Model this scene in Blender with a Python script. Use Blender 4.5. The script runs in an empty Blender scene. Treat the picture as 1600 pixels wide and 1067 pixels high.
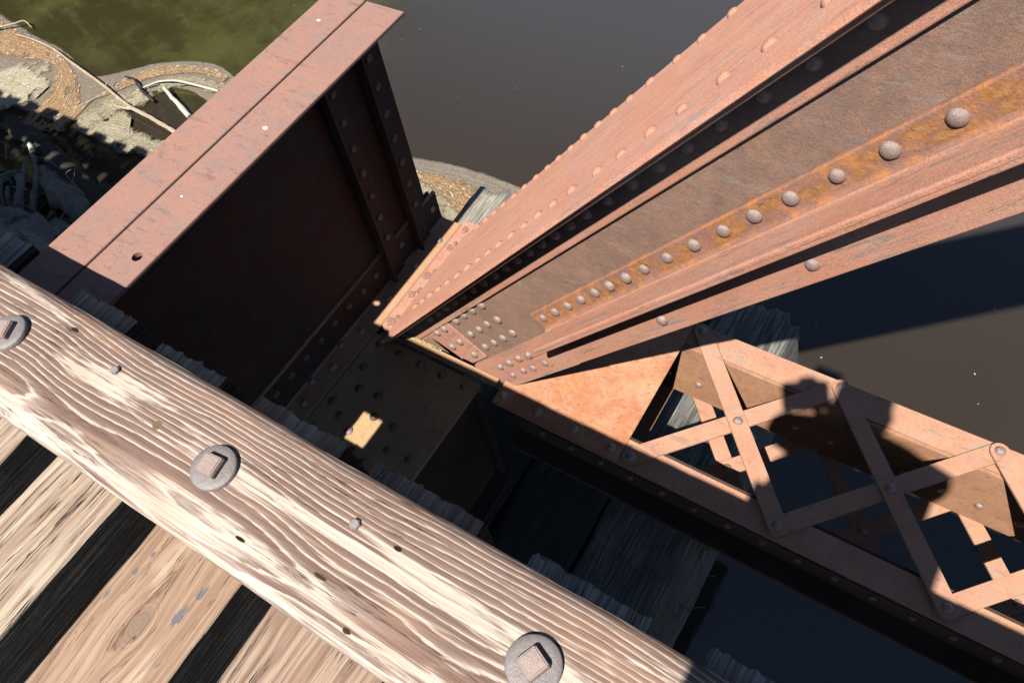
import bpy, bmesh, math, random
from mathutils import Vector, Matrix, noise
random.seed(7)
S = bpy.context.scene
COL = S.collection
# ------------------------------------------------------------------ camera, sky, sun, exposure
cd = bpy.data.cameras.new('camera'); cam = bpy.data.objects.new('camera', cd); COL.objects.link(cam)
S.camera = cam
cd.sensor_width = 36.0; cd.lens = 27.557; cd.clip_start = 0.02; cd.clip_end = 1500
RT = Vector((0.84611357, 0.52004588, -0.11680798)); DN = Vector((0.38317212, -0.74581539, -0.54492067)); FW = Vector((-0.37050094, 0.41630721, -0.83031161))
cam.matrix_world = Matrix(((RT.x, -DN.x, -FW.x, 0), (RT.y, -DN.y, -FW.y, 0), (RT.z, -DN.z, -FW.z, 1.0), (0, 0, 0, 1)))
SUN = Vector((-0.062, 0.625, -1.0)).normalized()          # direction the light travels
elev = math.asin(-SUN.z); az = math.atan2(-SUN.x, -SUN.y)
W = bpy.data.worlds.new('World'); S.world = W; W.use_nodes = True
wn = W.node_tree; bg = wn.nodes['Background']
sk = wn.nodes.new('ShaderNodeTexSky'); sk.sky_type = 'NISHITA'; sk.sun_disc = False
sk.sun_elevation = elev; sk.sun_rotation = az; sk.air_density = 0.6; sk.dust_density = 0.3
wn.links.new(sk.outputs[0], bg.inputs[0]); bg.inputs[1].default_value = 0.058
ld = bpy.data.lights.new('sun', 'SUN'); ld.energy = 5.0; ld.angle = math.radians(0.53); ld.color = (1.0, 0.95, 0.87)
sun = bpy.data.objects.new('sun', ld); COL.objects.link(sun); sun.rotation_euler = SUN.to_track_quat('-Z', 'Y').to_euler()
S.view_settings.view_transform = 'Standard'; S.view_settings.look = 'None'
S.view_settings.exposure = 1.0; S.cycles.diffuse_bounces = 0; S.cycles.max_bounces = 6; S.view_settings.gamma = 1.0; S.view_settings.use_curve_mapping = False

# ------------------------------------------------------------------ node helpers
class NT:
    def __init__(s, name):
        s.m = bpy.data.materials.new(name); s.m.use_nodes = True; s.t = s.m.node_tree
        s.b = s.t.nodes['Principled BSDF']; s.out = s.t.nodes['Material Output']
        s.c = s.n('ShaderNodeTexCoord').outputs['Object']
    def n(s, ty, **k):
        o = s.t.nodes.new(ty)
        for a, v in k.items(): setattr(o, a, v)
        return o
    def put(s, sock, v):
        if isinstance(v, bpy.types.NodeSocket): s.t.links.new(v, sock)
        elif v is not None:
            if sock.type == 'RGBA' and len(v) == 3: v = (*v, 1)
            sock.default_value = v
    def math(s, op, a, b=0.0, c=None, clamp=False):
        o = s.n('ShaderNodeMath', operation=op, use_clamp=clamp)
        s.put(o.inputs[0], a); s.put(o.inputs[1], b)
        if c is not None: s.put(o.inputs[2], c)
        return o.outputs[0]
    def map(s, scale=(1, 1, 1), rot=(0, 0, 0), loc=(0, 0, 0), src=None):
        o = s.n('ShaderNodeMapping'); s.put(o.inputs[0], src or s.c)
        o.inputs['Scale'].default_value = scale; o.inputs['Rotation'].default_value = rot; o.inputs['Location'].default_value = loc
        return o.outputs[0]
    def noise(s, sc, det=4, rough=.55, vec=None, dist=0, out=0):
        o = s.n('ShaderNodeTexNoise'); s.put(o.inputs['Vector'], vec or s.c)
        o.inputs['Scale'].default_value = sc; o.inputs['Detail'].default_value = det
        o.inputs['Roughness'].default_value = rough; o.inputs['Distortion'].default_value = dist
        return o.outputs[out]
    def vor(s, sc, vec=None, feat='F1', out='Distance'):
        o = s.n('ShaderNodeTexVoronoi', feature=feat); s.put(o.inputs['Vector'], vec or s.c); o.inputs['Scale'].default_value = sc
        return o.outputs[out]
    def ramp(s, f, stops, interp='LINEAR'):
        o = s.n('ShaderNodeValToRGB'); s.put(o.inputs[0], f); cr = o.color_ramp; cr.interpolation = interp
        while len(cr.elements) < len(stops): cr.elements.new(.5)
        for e, (p, c) in zip(cr.elements, stops):
            e.position = p; e.color = (c, c, c, 1) if isinstance(c, (int, float)) else (*c, 1)
        return o.outputs[0]
    def step(s, f, a, b):
        o = s.n('ShaderNodeMapRange', interpolation_type='SMOOTHSTEP'); s.put(o.inputs[0], f)
        o.inputs[1].default_value = a; o.inputs[2].default_value = b
        return o.outputs[0]
    def mix(s, f, a, b, blend='MIX'):
        o = s.n('ShaderNodeMix', data_type='RGBA', blend_type=blend)
        s.put(o.inputs[0], f); s.put(o.inputs[6], a); s.put(o.inputs[7], b)
        return o.outputs[2]
    def sep(s, v):
        o = s.n('ShaderNodeSeparateXYZ'); s.put(o.inputs[0], v); return o.outputs
    def comb(s, x, y, z):
        o = s.n('ShaderNodeCombineXYZ')
        for i, v in enumerate((x, y, z)): s.put(o.inputs[i], v)
        return o.outputs[0]
    def bump(s, h, st=.5, dist=.01, nrm=None):
        o = s.n('ShaderNodeBump'); o.inputs['Strength'].default_value = st; o.inputs['Distance'].default_value = dist
        s.put(o.inputs['Height'], h)
        if nrm: s.put(o.inputs['Normal'], nrm)
        return o.outputs[0]
    def done(s, col, rough=.8, nrm=None, spec=.3, metal=0.0, k=.56):
        col = s.mix(1.0, col, (k, k, k), 'MULTIPLY')
        s.put(s.b.inputs['Base Color'], col); s.put(s.b.inputs['Roughness'], rough)
        s.put(s.b.inputs['Specular IOR Level'], spec); s.put(s.b.inputs['Metallic'], metal)
        if nrm: s.put(s.b.inputs['Normal'], nrm)
        return s.m

def rust(name, base, alt, dark, orange=None, orange_amt=.0, sc=1.0, rot=0.0, stretch=1.0, dark_amt=.35, rough=.75, bump=.35, grey=None, grey_amt=0.0, spec=.25, k=.82):
    t = NT(name)
    v0 = t.map(rot=(0, rot, 0)); v = t.map(scale=(1, stretch, stretch), src=v0)
    big = t.noise(5*sc, 5, .6, v, .4)
    mid = t.noise(26*sc, 6, .65, v, .3)
    fine = t.noise(330*sc, 4, .7)
    pit = t.noise(95*sc, 5, .7)
    c = t.mix(t.step(big, .35, .68), base, alt)
    run = t.noise(20*sc, 5, .7, t.map(scale=(1, 1, .12), loc=(1, 4, 0)))
    c = t.mix(t.math('MULTIPLY', t.step(run, .55, .75), .3), c, dark)
    c = t.mix(t.math('MULTIPLY', t.step(mid, .52, .75), dark_amt), c, dark)
    c = t.mix(t.math('MULTIPLY', t.step(pit, .56, .72), dark_amt*.9), c, dark)
    if grey:
        g = t.noise(15*sc, 7, .74, t.map(scale=(.45, 1.5*stretch, 1.5*stretch), loc=(3.1, 1, 2), src=v0), .8)
        c = t.mix(t.math('MULTIPLY', t.step(g, .53, .63), grey_amt), c, grey)
        g3 = t.noise(9*sc, 8, .8, t.map(scale=(.5, 2.6*stretch, 2.6*stretch), loc=(8.1, 5, 1), src=v0), .5)
        c = t.mix(t.math('MULTIPLY', t.math('MULTIPLY', t.step(g3, .575, .60), t.step(g3, .66, .62)), grey_amt*.9), c, tuple(q*.55 for q in grey))
    if orange:
        o = t.noise(15*sc, 6, .72, t.map(loc=(7.3, 2.2, 4.4)), .5)
        c = t.mix(t.math('MULTIPLY', t.step(o, .52 - .12*orange_amt, .70), orange_amt), c, orange)
    lum = t.ramp(fine, [(.25, .60), (.75, 1.30)])
    c = t.mix(1.0, c, lum, 'MULTIPLY')
    white = t.noise(60*sc, 2, .5, t.map(loc=(1.2, 8.8, 3.3)))
    c = t.mix(t.math('MULTIPLY', t.step(white, .77, .80), .6), c, (.62, .52, .46))
    h = t.math('ADD', t.math('MULTIPLY', pit, .6), t.math('MULTIPLY', fine, .35))
    h = t.math('ADD', h, t.math('MULTIPLY', mid, .7))
    return t.done(c, rough, t.bump(h, bump, .004), spec, k=k)

AX = math.radians(52.2)
PINK, PINK2, PDARK = (.49, .225, .15), (.50, .265, .195), (.235, .115, .085)
ORANGE, YEL = (.52, .20, .055), (.56, .40, .20)
M_post = rust('rust_pink_post', PINK, PINK2, PDARK, (.52, .27, .13), .35, rot=AX, stretch=2.5, grey=(.25, .20, .175), grey_amt=.75)
M_cover = rust('rust_pink_cover', PINK, PINK2, PDARK, (.55, .28, .15), .4, rot=AX, stretch=3.0, grey=(.30, .25, .22), grey_amt=.8, k=1.12)
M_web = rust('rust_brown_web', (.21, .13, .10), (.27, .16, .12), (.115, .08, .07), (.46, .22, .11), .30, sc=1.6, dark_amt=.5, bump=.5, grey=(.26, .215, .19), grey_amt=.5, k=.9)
M_angle = rust('rust_orange_angle', (.36, .18, .125), (.28, .15, .115), (.16, .085, .065), (.62, .23, .055), .75, sc=1.9, dark_amt=.55, bump=.6)
M_chord = rust('rust_pink_chord', (.52, .255, .165), (.55, .31, .21), (.33, .18, .13), (.55, .31, .15), .5, grey=(.38, .31, .255), grey_amt=.65, dark_amt=.6, sc=1.5, bump=.5, k=.76)
M_batten = rust('rust_orange_batten', (.50, .19, .10), (.60, .33, .20), (.30, .11, .065), (.60, .30, .13), .7, sc=2.6, dark_amt=1.0, bump=.8, grey=(.44, .31, .21), grey_amt=.6)
M_chweb = rust('rust_brown_chord_web', (.38, .20, .125), (.45, .25, .155), (.15, .085, .06), (.50, .24, .10), .7, sc=2.2, dark_amt=.7, bump=.5)
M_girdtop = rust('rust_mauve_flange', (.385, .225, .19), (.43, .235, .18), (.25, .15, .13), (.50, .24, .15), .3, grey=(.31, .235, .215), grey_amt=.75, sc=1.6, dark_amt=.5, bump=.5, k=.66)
M_girder = rust('rust_girder_shaded', (.085, .057, .048), (.13, .065, .050), (.045, .036, .036), (.09, .10, .115), .9, sc=1.0, dark_amt=.7, k=.5)  # same rust as the rest, darkened to paint in the web's shade
M_sole = rust('rust_tan_sole', (.45, .275, .15), (.50, .33, .175), (.24, .14, .085), YEL, .4, dark_amt=.5)
M_strip = rust('rust_tan_strip', (.52, .28, .16), (.55, .32, .20), (.36, .19, .115), (.54, .36, .20), .4, dark_amt=.3, k=.74)
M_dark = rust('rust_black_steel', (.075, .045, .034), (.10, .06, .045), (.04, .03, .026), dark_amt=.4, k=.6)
M_rivet = rust('rivet_head_grey', (.36, .265, .24), (.30, .21, .185), (.16, .105, .09), (.42, .23, .15), .6, sc=3.0, rough=.36, bump=.6, spec=.9, k=.62)
M_scab = rust('rivet_scab', (.34, .19, .14), (.26, .15, .115), (.12, .07, .055), (.55, .33, .18), .5, sc=3, rough=.6, bump=.8)
M_washer = rust('washer_steel', (.31, .27, .265), (.36, .31, .30), (.17, .14, .135), (.30, .20, .15), .3, sc=2.6, rough=.42, bump=.45, spec=.6, k=.55)
M_bolt = rust('bolt_steel', (.40, .30, .265), (.44, .32, .28), (.26, .18, .16), sc=2.5, rough=.5, bump=.5, spec=.5, k=.68)

def m_guard():
    t = NT('guard_timber_wood')
    x, y, z = t.sep(t.c)[:3]
    vx = t.map(scale=(1.1, 0.0, 0.0))
    n1 = t.noise(1.7, 2, .5, t.map(scale=(1, 2.2, 0)))
    n2 = t.noise(6.0, 3, .55, t.map(scale=(.8, 4.0, 0), loc=(5, 2, 0)))
    n3 = t.noise(22.0, 4, .6, t.map(scale=(.5, 5.0, 1), loc=(1, 7, 0)))
    # growth rings of a log cut lengthwise: distance from a wandering pith below the face
    h = t.math('ADD', t.math('MULTIPLY', t.math('ADD', x, 1.45), .020), t.math('MULTIPLY', t.noise(2.4, 1, .5, t.map(scale=(1, 0, 0), loc=(3.35, 0, 0))), .05))
    h = t.math('MAXIMUM', h, .004)
    yc = t.math('ADD', y, -.058)
    yc = t.math('ADD', yc, t.math('MULTIPLY', t.math('SUBTRACT', n1, .5), .055))
    r = t.math('SQRT', t.math('ADD', t.math('MULTIPLY', yc, yc), t.math('MULTIPLY', h, h)))
    r = t.math('ADD', r, t.math('MULTIPLY', t.math('SUBTRACT', n2, .5), .0075))
    r = t.math('ADD', r, t.math('MULTIPLY', t.math('SUBTRACT', n3, .5), .0045))
    k = t.math('POWER', t.math('MAXIMUM', r, .0005), 1.15)
    jag = t.noise(70, 4, .7, t.map(scale=(.16, 3.2, 1), loc=(3, 3, 0)))
    f = t.math('FRACT', t.math('ADD', t.math('MULTIPLY', k, 148), t.math('MULTIPLY', t.math('SUBTRACT', jag, .5), .55)))
    band = t.ramp(f, [(0, .25), (.03, .95), (.13, .85), (.24, .22), (.5, .06), (.94, 0), (1, .25)])
    wmod = t.noise(7, 4, .65, t.map(scale=(.35, 5.5, 0), loc=(2, 6, 0)))
    band = t.math('MULTIPLY', band, t.step(wmod, .28, .46))
    patch = t.noise(3.0, 5, .66, t.map(scale=(.5, 6.0, 0), loc=(9.1, 3, 0)), .4)
    pt = t.step(patch, .56, .63)
    band = t.math('ADD', band, t.math('MULTIPLY', pt, .8), clamp=True)
    low = t.math('MULTIPLY', t.step(y, .066, .040), t.step(t.noise(11, 5, .7, t.map(scale=(.22, 5, 0), loc=(4, 1, 0))), .60, .42))
    band = t.math('ADD', band, t.math('MULTIPLY', low, .85), clamp=True)
    split = t.noise(34, 6, .75, t.map(scale=(.10, 4.2, 1), loc=(7, 7, 0)))
    band = t.math('ADD', band, t.math('MULTIPLY', t.step(split, .62, .68), .8), clamp=True)
    dk = t.step(t.noise(24, 6, .72, t.map(scale=(.10, 4.0, 1), loc=(1, 9, 0))), .60, .68)
    band = t.math('MULTIPLY', band, t.math('SUBTRACT', 1, t.math('MULTIPLY', dk, .7)))
    fib = t.noise(60, 5, .7, t.map(scale=(.06, 4.5, 4.5)))
    fib2 = t.noise(200, 4, .75, t.map(scale=(.035, 3.0, 3.0), loc=(2, 2, 2)))
    c = t.mix(band, (.225, .134, .108), (.84, .715, .60))
    c = t.mix(t.math('MULTIPLY', t.step(fib, .40, .66), .14), c, (.74, .54, .42))
    tint = t.noise(9, 3, .5, t.map(scale=(.5, 3, 1), loc=(4, 4, 4)))
    c = t.mix(t.math('MULTIPLY', t.step(tint, .5, .7), .22), c, (.62, .33, .19))
    c = t.mix(1.0, c, t.ramp(fib2, [(.3, .66), (.7, 1.22)]), 'MULTIPLY')
    crack = t.noise(15, 5, .65, t.map(scale=(.09, 3.6, 1), loc=(.4, 3.3, 0)))
    ck = t.step(t.math('ABSOLUTE', t.math('SUBTRACT', crack, .5)), .010, .003)
    ck = t.math('MULTIPLY', ck, t.step(t.noise(5, 2, .5, t.map(scale=(.6, 2.5, 1), loc=(1, 1, 3))), .50, .56))
    c = t.mix(t.math('MULTIPLY', ck, .85), c, (.035, .022, .018))
    # old nail holes, split knots (wear at fixed places on the wood)
    for hx, hy, rx, ry, col in [(-1.12, .182, .011, .004, (.03, .018, .014)), (-.853, .121, .009, .0085, (.24, .15, .085)), (-.41, .15, .007, .0035, (.02, .012, .01)),
                                (-.48, .068, .012, .003, (.06, .035, .025)), (-.405, .031, .007, .004, (.05, .03, .02)), (-.612, .052, .010, .003, (.02, .012, .01))]:
        dx = t.math('DIVIDE', t.math('ADD', x, -hx), rx); dy = t.math('DIVIDE', t.math('ADD', y, -hy), ry)
        d = t.math('ADD', t.math('MULTIPLY', dx, dx), t.math('MULTIPLY', dy, dy))
        d = t.math('ADD', d, t.math('MULTIPLY', t.math('SUBTRACT', t.noise(220, 2), .5), .9))
        c = t.mix(t.step(d, 1.1, .55), c, col)
    hgt = t.math('ADD', t.math('MULTIPLY', band, .8), t.math('MULTIPLY', fib, .5))
    hgt = t.math('SUBTRACT', hgt, t.math('MULTIPLY', ck, 1.5))
    hgt = t.math('ADD', hgt, t.math('MULTIPLY', fib2, .5))
    return t.done(c, .8, t.bump(hgt, .26, .0018), .2)

def m_tie(name, a, b, seed=0.0, crackamt=.9, grey=0.0):
    t = NT(name)
    o = (seed, seed*1.7, seed*.6)
    w = t.noise(3, 3, .5, t.map(scale=(2.5, 1, 1), loc=o))
    x, y, z = t.sep(t.c)[:3]
    xs = t.math('ADD', x, t.math('MULTIPLY', w, .035))
    vv = t.comb(xs, y, z)
    g = t.noise(42, 5, .62, t.map(scale=(3.2, .09, 3.2), src=vv, loc=o))
    g2 = t.noise(150, 4, .7, t.map(scale=(2.2, .06, 2.2), src=vv, loc=o))
    c = t.mix(t.step(g, .36, .62), a, b)
    c = t.mix(1.0, c, t.ramp(g2, [(.3, .70), (.7, 1.18)]), 'MULTIPLY')
    st = t.noise(7, 4, .6, t.map(scale=(1.6, .6, 1.6), loc=(seed+4, 2, 1)))
    c = t.mix(t.math('MULTIPLY', t.step(st, .52, .72), .45), c, (.44, .27, .185))
    ckn = t.noise(13, 5, .6, t.map(scale=(3.0, .10, 1.0), src=vv, loc=(seed+2, 1, 0)))
    ck = t.step(t.math('ABSOLUTE', t.math('SUBTRACT', ckn, .5)), .011, .003)
    ck = t.math('MULTIPLY', ck, t.step(t.noise(4, 2, .5, t.map(scale=(2, 1, 1), loc=(seed+1, 5, 3))), .47, .53))
    c = t.mix(t.math('MULTIPLY', ck, crackamt), c, (.02, .014, .012))
    h = t.math('SUBTRACT', t.math('ADD', g, t.math('MULTIPLY', g2, .6)), t.math('MULTIPLY', ck, 1.6))
    return t.done(c, .85, t.bump(h, .7, .005), .2)

def m_knot_tie():
    t = NT('tie_wood_tan_knot')
    x, y, z = t.sep(t.c)[:3]
    dx = t.math('ADD', x, .745); dy = t.math('ADD', y, .118)
    q = t.math('ADD', t.math('MULTIPLY', dx, dx), t.math('MULTIPLY', t.math('MULTIPLY', dy, dy), .35))
    bend = t.math('DIVIDE', t.math('MULTIPLY', dx, .0011), t.math('ADD', q, .0012))
    xs = t.math('ADD', t.math('SUBTRACT', x, bend), t.math('MULTIPLY', t.noise(3, 3, .5, t.map(scale=(2.5, 1, 1))), .03))
    vv = t.comb(xs, y, z)
    g = t.noise(36, 5, .62, t.map(scale=(3.2, .10, 3.2), src=vv))
    g2 = t.noise(150, 4, .7, t.map(scale=(2.2, .06, 2.2), src=vv))
    c = t.mix(t.step(g, .38, .64), (.40, .245, .165), (.56, .385, .27))
    pale = t.step(t.noise(6, 4, .6, t.map(scale=(2.6, .6, 1), loc=(2.2, .3, 0))), .50, .64)
    c = t.mix(t.math('MULTIPLY', pale, .7), c, (.74, .575, .43))
    c = t.mix(1.0, c, t.ramp(g2, [(.3, .78), (.7, 1.15)]), 'MULTIPLY')
    c = t.mix(t.step(q, .00030, .00012), c, (.33, .225, .16))
    ring = t.math('FRACT', t.math('MULTIPLY', t.math('SQRT', q), 190))
    c = t.mix(t.math('MULTIPLY', t.math('MULTIPLY', t.step(q, .0009, .0004), t.step(ring, .5, .1)), .30), c, (.18, .12, .08))
    tar = t.step(t.noise(30, 3, .6, t.map(scale=(1.6, .5, 1), loc=(6.1, 1.5, 0))), .665, .70)
    for hx, hy, rx, ry in [(-.806, -.031, .005, .008), (-.812, -.062, .006, .009), (-.70, -.078, .008, .022), (-.69, -.03, .005, .018)]:
        ax = t.math('DIVIDE', t.math('ADD', x, -hx), rx); ay = t.math('DIVIDE', t.math('ADD', y, -hy), ry)
        d = t.math('ADD', t.math('MULTIPLY', ax, ax), t.math('MULTIPLY', ay, ay))
        d = t.math('ADD', d, t.math('MULTIPLY', t.math('SUBTRACT', t.noise(55, 6, .8), .5), 4.2))
        tar = t.math('MAXIMUM', tar, t.step(d, .8, .2))
    c = t.mix(t.math('MULTIPLY', tar, .85), c, (.19, .20, .235))
    ckn = t.noise(13, 5, .6, t.map(scale=(3.0, .10, 1.0), src=vv, loc=(5, 1, 0)))
    ck = t.step(t.math('ABSOLUTE', t.math('SUBTRACT', ckn, .5)), .006, .002)
    c = t.mix(t.math('MULTIPLY', ck, .6), c, (.06, .04, .03))
    h = t.math('SUBTRACT', t.math('ADD', g, t.math('MULTIPLY', g2, .5)), ck)
    rough = t.math('SUBTRACT', .85, t.math('MULTIPLY', tar, .6))
    return t.done(c, rough, t.bump(h, .6, .004), .25)

def m_dark_wood(name, a, b, ax='y', st=.9):
    t = NT(name)
    sc = {'y': (3.5, .12, 3.5), 'z': (3.5, 3.5, .12), 'x': (.12, 3.5, 3.5)}[ax]
    g = t.noise(38, 6, .7, t.map(scale=sc), .2)
    g2 = t.noise(140, 3, .7, t.map(scale=sc))
    big = t.noise(6, 3, .6)
    c = t.mix(t.step(g, .40, .64), a, b)
    c = t.mix(t.math('MULTIPLY', t.step(big, .5, .7), .4), c, a)
    c = t.mix(1.0, c, t.ramp(g2, [(.3, .6), (.7, 1.3)]), 'MULTIPLY')
    return t.done(c, .8, t.bump(t.math('ADD', g, t.math('MULTIPLY', g2, .5)), st, .008), .3)

M_guard = m_guard()
M_tieA = m_tie('tie_wood_cream', (.40, .27, .20), (.70, .56, .43), 0.0)
M_tieB = m_tie('tie_wood_cracked', (.46, .33, .24), (.72, .59, .455), 3.7)
M_tieC = m_knot_tie()
M_tieD = m_tie('tie_wood_brown', (.34, .215, .155), (.62, .46, .345), 8.1)
M_tieE = m_tie('tie_wood_grey', (.30, .28, .255), (.66, .62, .56), 5.2)
M_tieside = m_dark_wood('tie_side_creosote_shade', (.007, .007, .0075), (.15, .145, .14), 'y', 1.0)  # creosote sides darkened further for gap shade; pale streaks imitate lit fibres
M_tieend = m_dark_wood('tie_end_grey', (.16, .16, .155), (.50, .49, .47), 'z', 1.0)
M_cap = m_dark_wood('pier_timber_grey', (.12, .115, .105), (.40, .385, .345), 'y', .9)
M_capdark = m_dark_wood('pier_timber_shaded', (.035, .036, .032), (.075, .075, .066), 'y', .8)  # pier wood darkened to paint in the shade under the steelwork
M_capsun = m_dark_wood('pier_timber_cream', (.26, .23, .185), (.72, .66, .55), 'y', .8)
M_pile = m_dark_wood('pile_wood', (.05, .045, .04), (.13, .12, .10), 'z', .8)
M_logdark = m_dark_wood('wet_log_wood', (.045, .036, .028), (.10, .08, .06), 'x', .8)
M_drift = m_dark_wood('grey_driftwood', (.20, .18, .155), (.44, .40, .35), 'x', .7)
M_branch = m_dark_wood('bleached_branch', (.50, .37, .25), (.72, .60, .45), 'x', .4)
M_white = m_dark_wood('white_stick', (.66, .60, .50), (.80, .75, .66), 'x', .3)

# ------------------------------------------------------------------ object helpers
def tag(o, label=None, cat=None, group=None, kind=None):
    if label: o['label'] = label
    if cat: o['category'] = cat
    if group: o['group'] = group
    if kind: o['kind'] = kind
    return o
def empty(name, loc, label, cat, group=None):
    o = bpy.data.objects.new(name, None); COL.objects.link(o); o.location = loc; o.empty_display_size = .1
    return tag(o, label, cat, group)
def link(name, me, mats, parent=None, smooth=False, loc=None):
    for m in (mats if isinstance(mats, (list, tuple)) else [mats]): me.materials.append(m)
    o = bpy.data.objects.new(name, me); COL.objects.link(o)
    if parent:
        o.parent = parent
        o.location = (loc if loc is not None else -parent.location) if not isinstance(loc, Vector) else loc - parent.location
    elif loc is not None: o.location = loc
    if smooth:
        for p in me.polygons: p.use_smooth = True
    return o
def bmesh_obj(name, bm, mats, parent=None, smooth=False, loc=None):
    me = bpy.data.meshes.new(name); bmesh.ops.recalc_face_normals(bm, faces=bm.faces[:]); bm.to_mesh(me); bm.free()
    return link(name, me, mats, parent, smooth, loc)
def prism(profile, frame, a0, a1, name, mat, parent, bevel=0.0, segs=1, smooth=False):
    """profile: list of (p,q); frame(a,p,q)->Vector; a0,a1 number or function of (p,q)"""
    bm = bmesh.new()
    A = [bm.verts.new(frame(a0(p, q) if callable(a0) else a0, p, q)) for p, q in profile]
    n = len(profile)
    rings = [A]
    for i in range(1, segs+1):
        f = i/segs
        R = []
        for p, q in profile:
            s0 = a0(p, q) if callable(a0) else a0; s1 = a1(p, q) if callable(a1) else a1
            R.append(bm.verts.new(frame(s0+(s1-s0)*f, p, q)))
        rings.append(R)
    for r0, r1 in zip(rings, rings[1:]):
        for i in range(n): bm.faces.new((r0[i], r0[(i+1) % n], r1[(i+1) % n], r1[i]))
    bm.faces.new(rings[0][::-1]); bm.faces.new(rings[-1])
    bmesh.ops.recalc_face_normals(bm, faces=bm.faces[:])
    if bevel:
        es = [e for e in bm.edges if len(e.link_faces) == 2 and e.calc_face_angle(0) > .6]
        bmesh.ops.bevel(bm, geom=es, offset=bevel, segments=2, affect='EDGES', clamp_overlap=True)
    o = bmesh_obj(name, bm, mat, parent)
    if smooth or bevel:
        for p in o.data.polygons: p.use_smooth = True
        try: o.data.set_sharp_from_angle(angle=math.radians(35))
        except Exception: pass
    return o
def rect(p0, p1, q0, q1): return [(p0, q0), (p1, q0), (p1, q1), (p0, q1)]
WX = lambda a, p, q: Vector((a, p, q))            # along x, (y,z)
WY = lambda a, p, q: Vector((p, a, q))            # along y, (x,z)
WZ = lambda a, p, q: Vector((p, q, a))            # along z, (x,y)
def box(name, x0, x1, y0, y1, z0, z1, mat, parent, bevel=.0015):
    return prism(rect(y0, y1, z0, z1), WX, x0, x1, name, mat, parent, bevel)
def ell(p, q, lp, lq, th, fil=.012):
    """L profile with heel at (p,q); legs lp along p and lq along q (signed); inner fillet, eased toes"""
    sp = 1 if lp > 0 else -1; sq = 1 if lq > 0 else -1
    t = th; e = min(.35*th, .004)
    pts = [(p, q), (p+lp-sp*e*0, q), (p+lp, q+sq*(t-e)), (p+lp-sp*e, q+sq*t)]
    cx, cy = p+sp*(t+fil), q+sq*(t+fil)
    for k in range(6):
        an = math.pi*1.5 - k*math.pi/10
        pts.append((cx+sp*fil*math.cos(an), cy+sq*fil*math.sin(an)))
    pts += [(p+sp*t, q+lq-sq*e), (p+sp*(t-e), q+lq), (p, q+lq)]
    return pts
_riv = {}
def rivet_mesh(r, h, mat, key):
    if key in _riv: return _riv[key]
    bm = bmesh.new(); N = 16; rings = []
    for k in range(5):
        an = k*math.pi/2/5
        rr = r*math.cos(an)**.85; zz = h*math.sin(an)
        rings.append([bm.verts.new((rr*math.cos(j*2*math.pi/N)*(1+.03*math.sin(3*j)), rr*math.sin(j*2*math.pi/N), zz-.002)) for j in range(N)])
    top = bm.verts.new((0, 0, h-.002))
    for a, b in zip(rings, rings[1:]):
        for j in range(N): bm.faces.new((a[j], a[(j+1) % N], b[(j+1) % N], b[j]))
    for j in range(N): bm.faces.new((rings[-1][j], rings[-1][(j+1) % N], top))
    me = bpy.data.meshes.new('rivet'); bm.to_mesh(me); bm.free(); me.materials.append(mat)
    for p in me.polygons: p.use_smooth = True
    _riv[key] = me; return me
M_rivshade = rust('rivet_head_shaded', (.12, .075, .06), (.10, .06, .05), (.06, .045, .04), sc=2.5, rough=.5, bump=.4, spec=.5)  # rivet colour darkened to imitate heads in shade
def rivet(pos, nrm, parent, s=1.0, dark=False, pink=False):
    me = rivet_mesh(.0140, .0108, M_post, 'pink') if pink else rivet_mesh(.0146, .0115, M_rivshade if dark else M_rivet, 'dark' if dark else 'std')
    o = bpy.data.objects.new('rivet', me); COL.objects.link(o); o.parent = parent
    o.location = Vector(pos) - parent.location
    q = Vector(nrm).to_track_quat('Z', 'Y'); o.rotation_mode = 'QUATERNION'; o.rotation_quaternion = q
    k = s*random.uniform(.93, 1.07); o.scale = (k*random.uniform(.96, 1.04), k, k*random.uniform(.85, 1.1))
    return o
def fbm(p, o=3): return noise.fractal(Vector(p), .6, 2.1, o)

# ------------------------------------------------------------------ water, banks
WZL = -3.5
def m_water():
    t = NT('river_water')
    big = t.noise(.35, 3, .5)
    c = t.mix(big, (.041, .031, .021), (.054, .042, .030))
    x, y, z = t.sep(t.c)[:3]
    mottle = t.noise(1.3, 5, .65, t.map(loc=(3, 1, 0)))
    green = t.mix(t.step(mottle, .40, .66), (.045, .042, .016), (.085, .085, .028))  # mottled olive green, mixed in towards the far left
    c = t.mix(t.math('MULTIPLY', t.step(y, 3.0, 6.5), .9), c, (.072, .070, .074))  # painted sky reflection: water colour turns slate grey outwards
    c = t.mix(t.math('MULTIPLY', t.step(x, -4.2, -6.2), t.step(y, 3.0, 3.25)), c, green)
    w = t.noise(.9, 3, .5, t.map(scale=(1, .45, 1), rot=(0, 0, .6)))
    w2 = t.noise(5, 2, .5, t.map(scale=(1, .4, 1), rot=(0, 0, .5)))
    h = t.math('ADD', w, t.math('MULTIPLY', w2, .12))
    w3 = t.noise(14, 3, .6, t.map(scale=(1, .35, 1), rot=(0, 0, .9)))
    h = t.math('ADD', h, t.math('MULTIPLY', w3, .035))
    return t.done(c, .05, t.bump(h, .26, .05), .75)
bm = bmesh.new()
vs = [bm.verts.new((x, y, WZL)) for x, y in ((-400, -400), (400, -400), (400, 400), (-400, 400))]
bm.faces.new(vs); tag(bmesh_obj('river_water', bm, m_water()), kind='structure')
def m_bank():
    t = NT('bank_soil'); g = t.noise(1.5, 6, .6)
    c = t.mix(t.step(g, .4, .6), (.06, .075, .03), (.13, .10, .06)); return t.done(c, .95, t.bump(g, .6, .2))
bm = bmesh.new(); nx, ny = 40, 60; G = []
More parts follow.
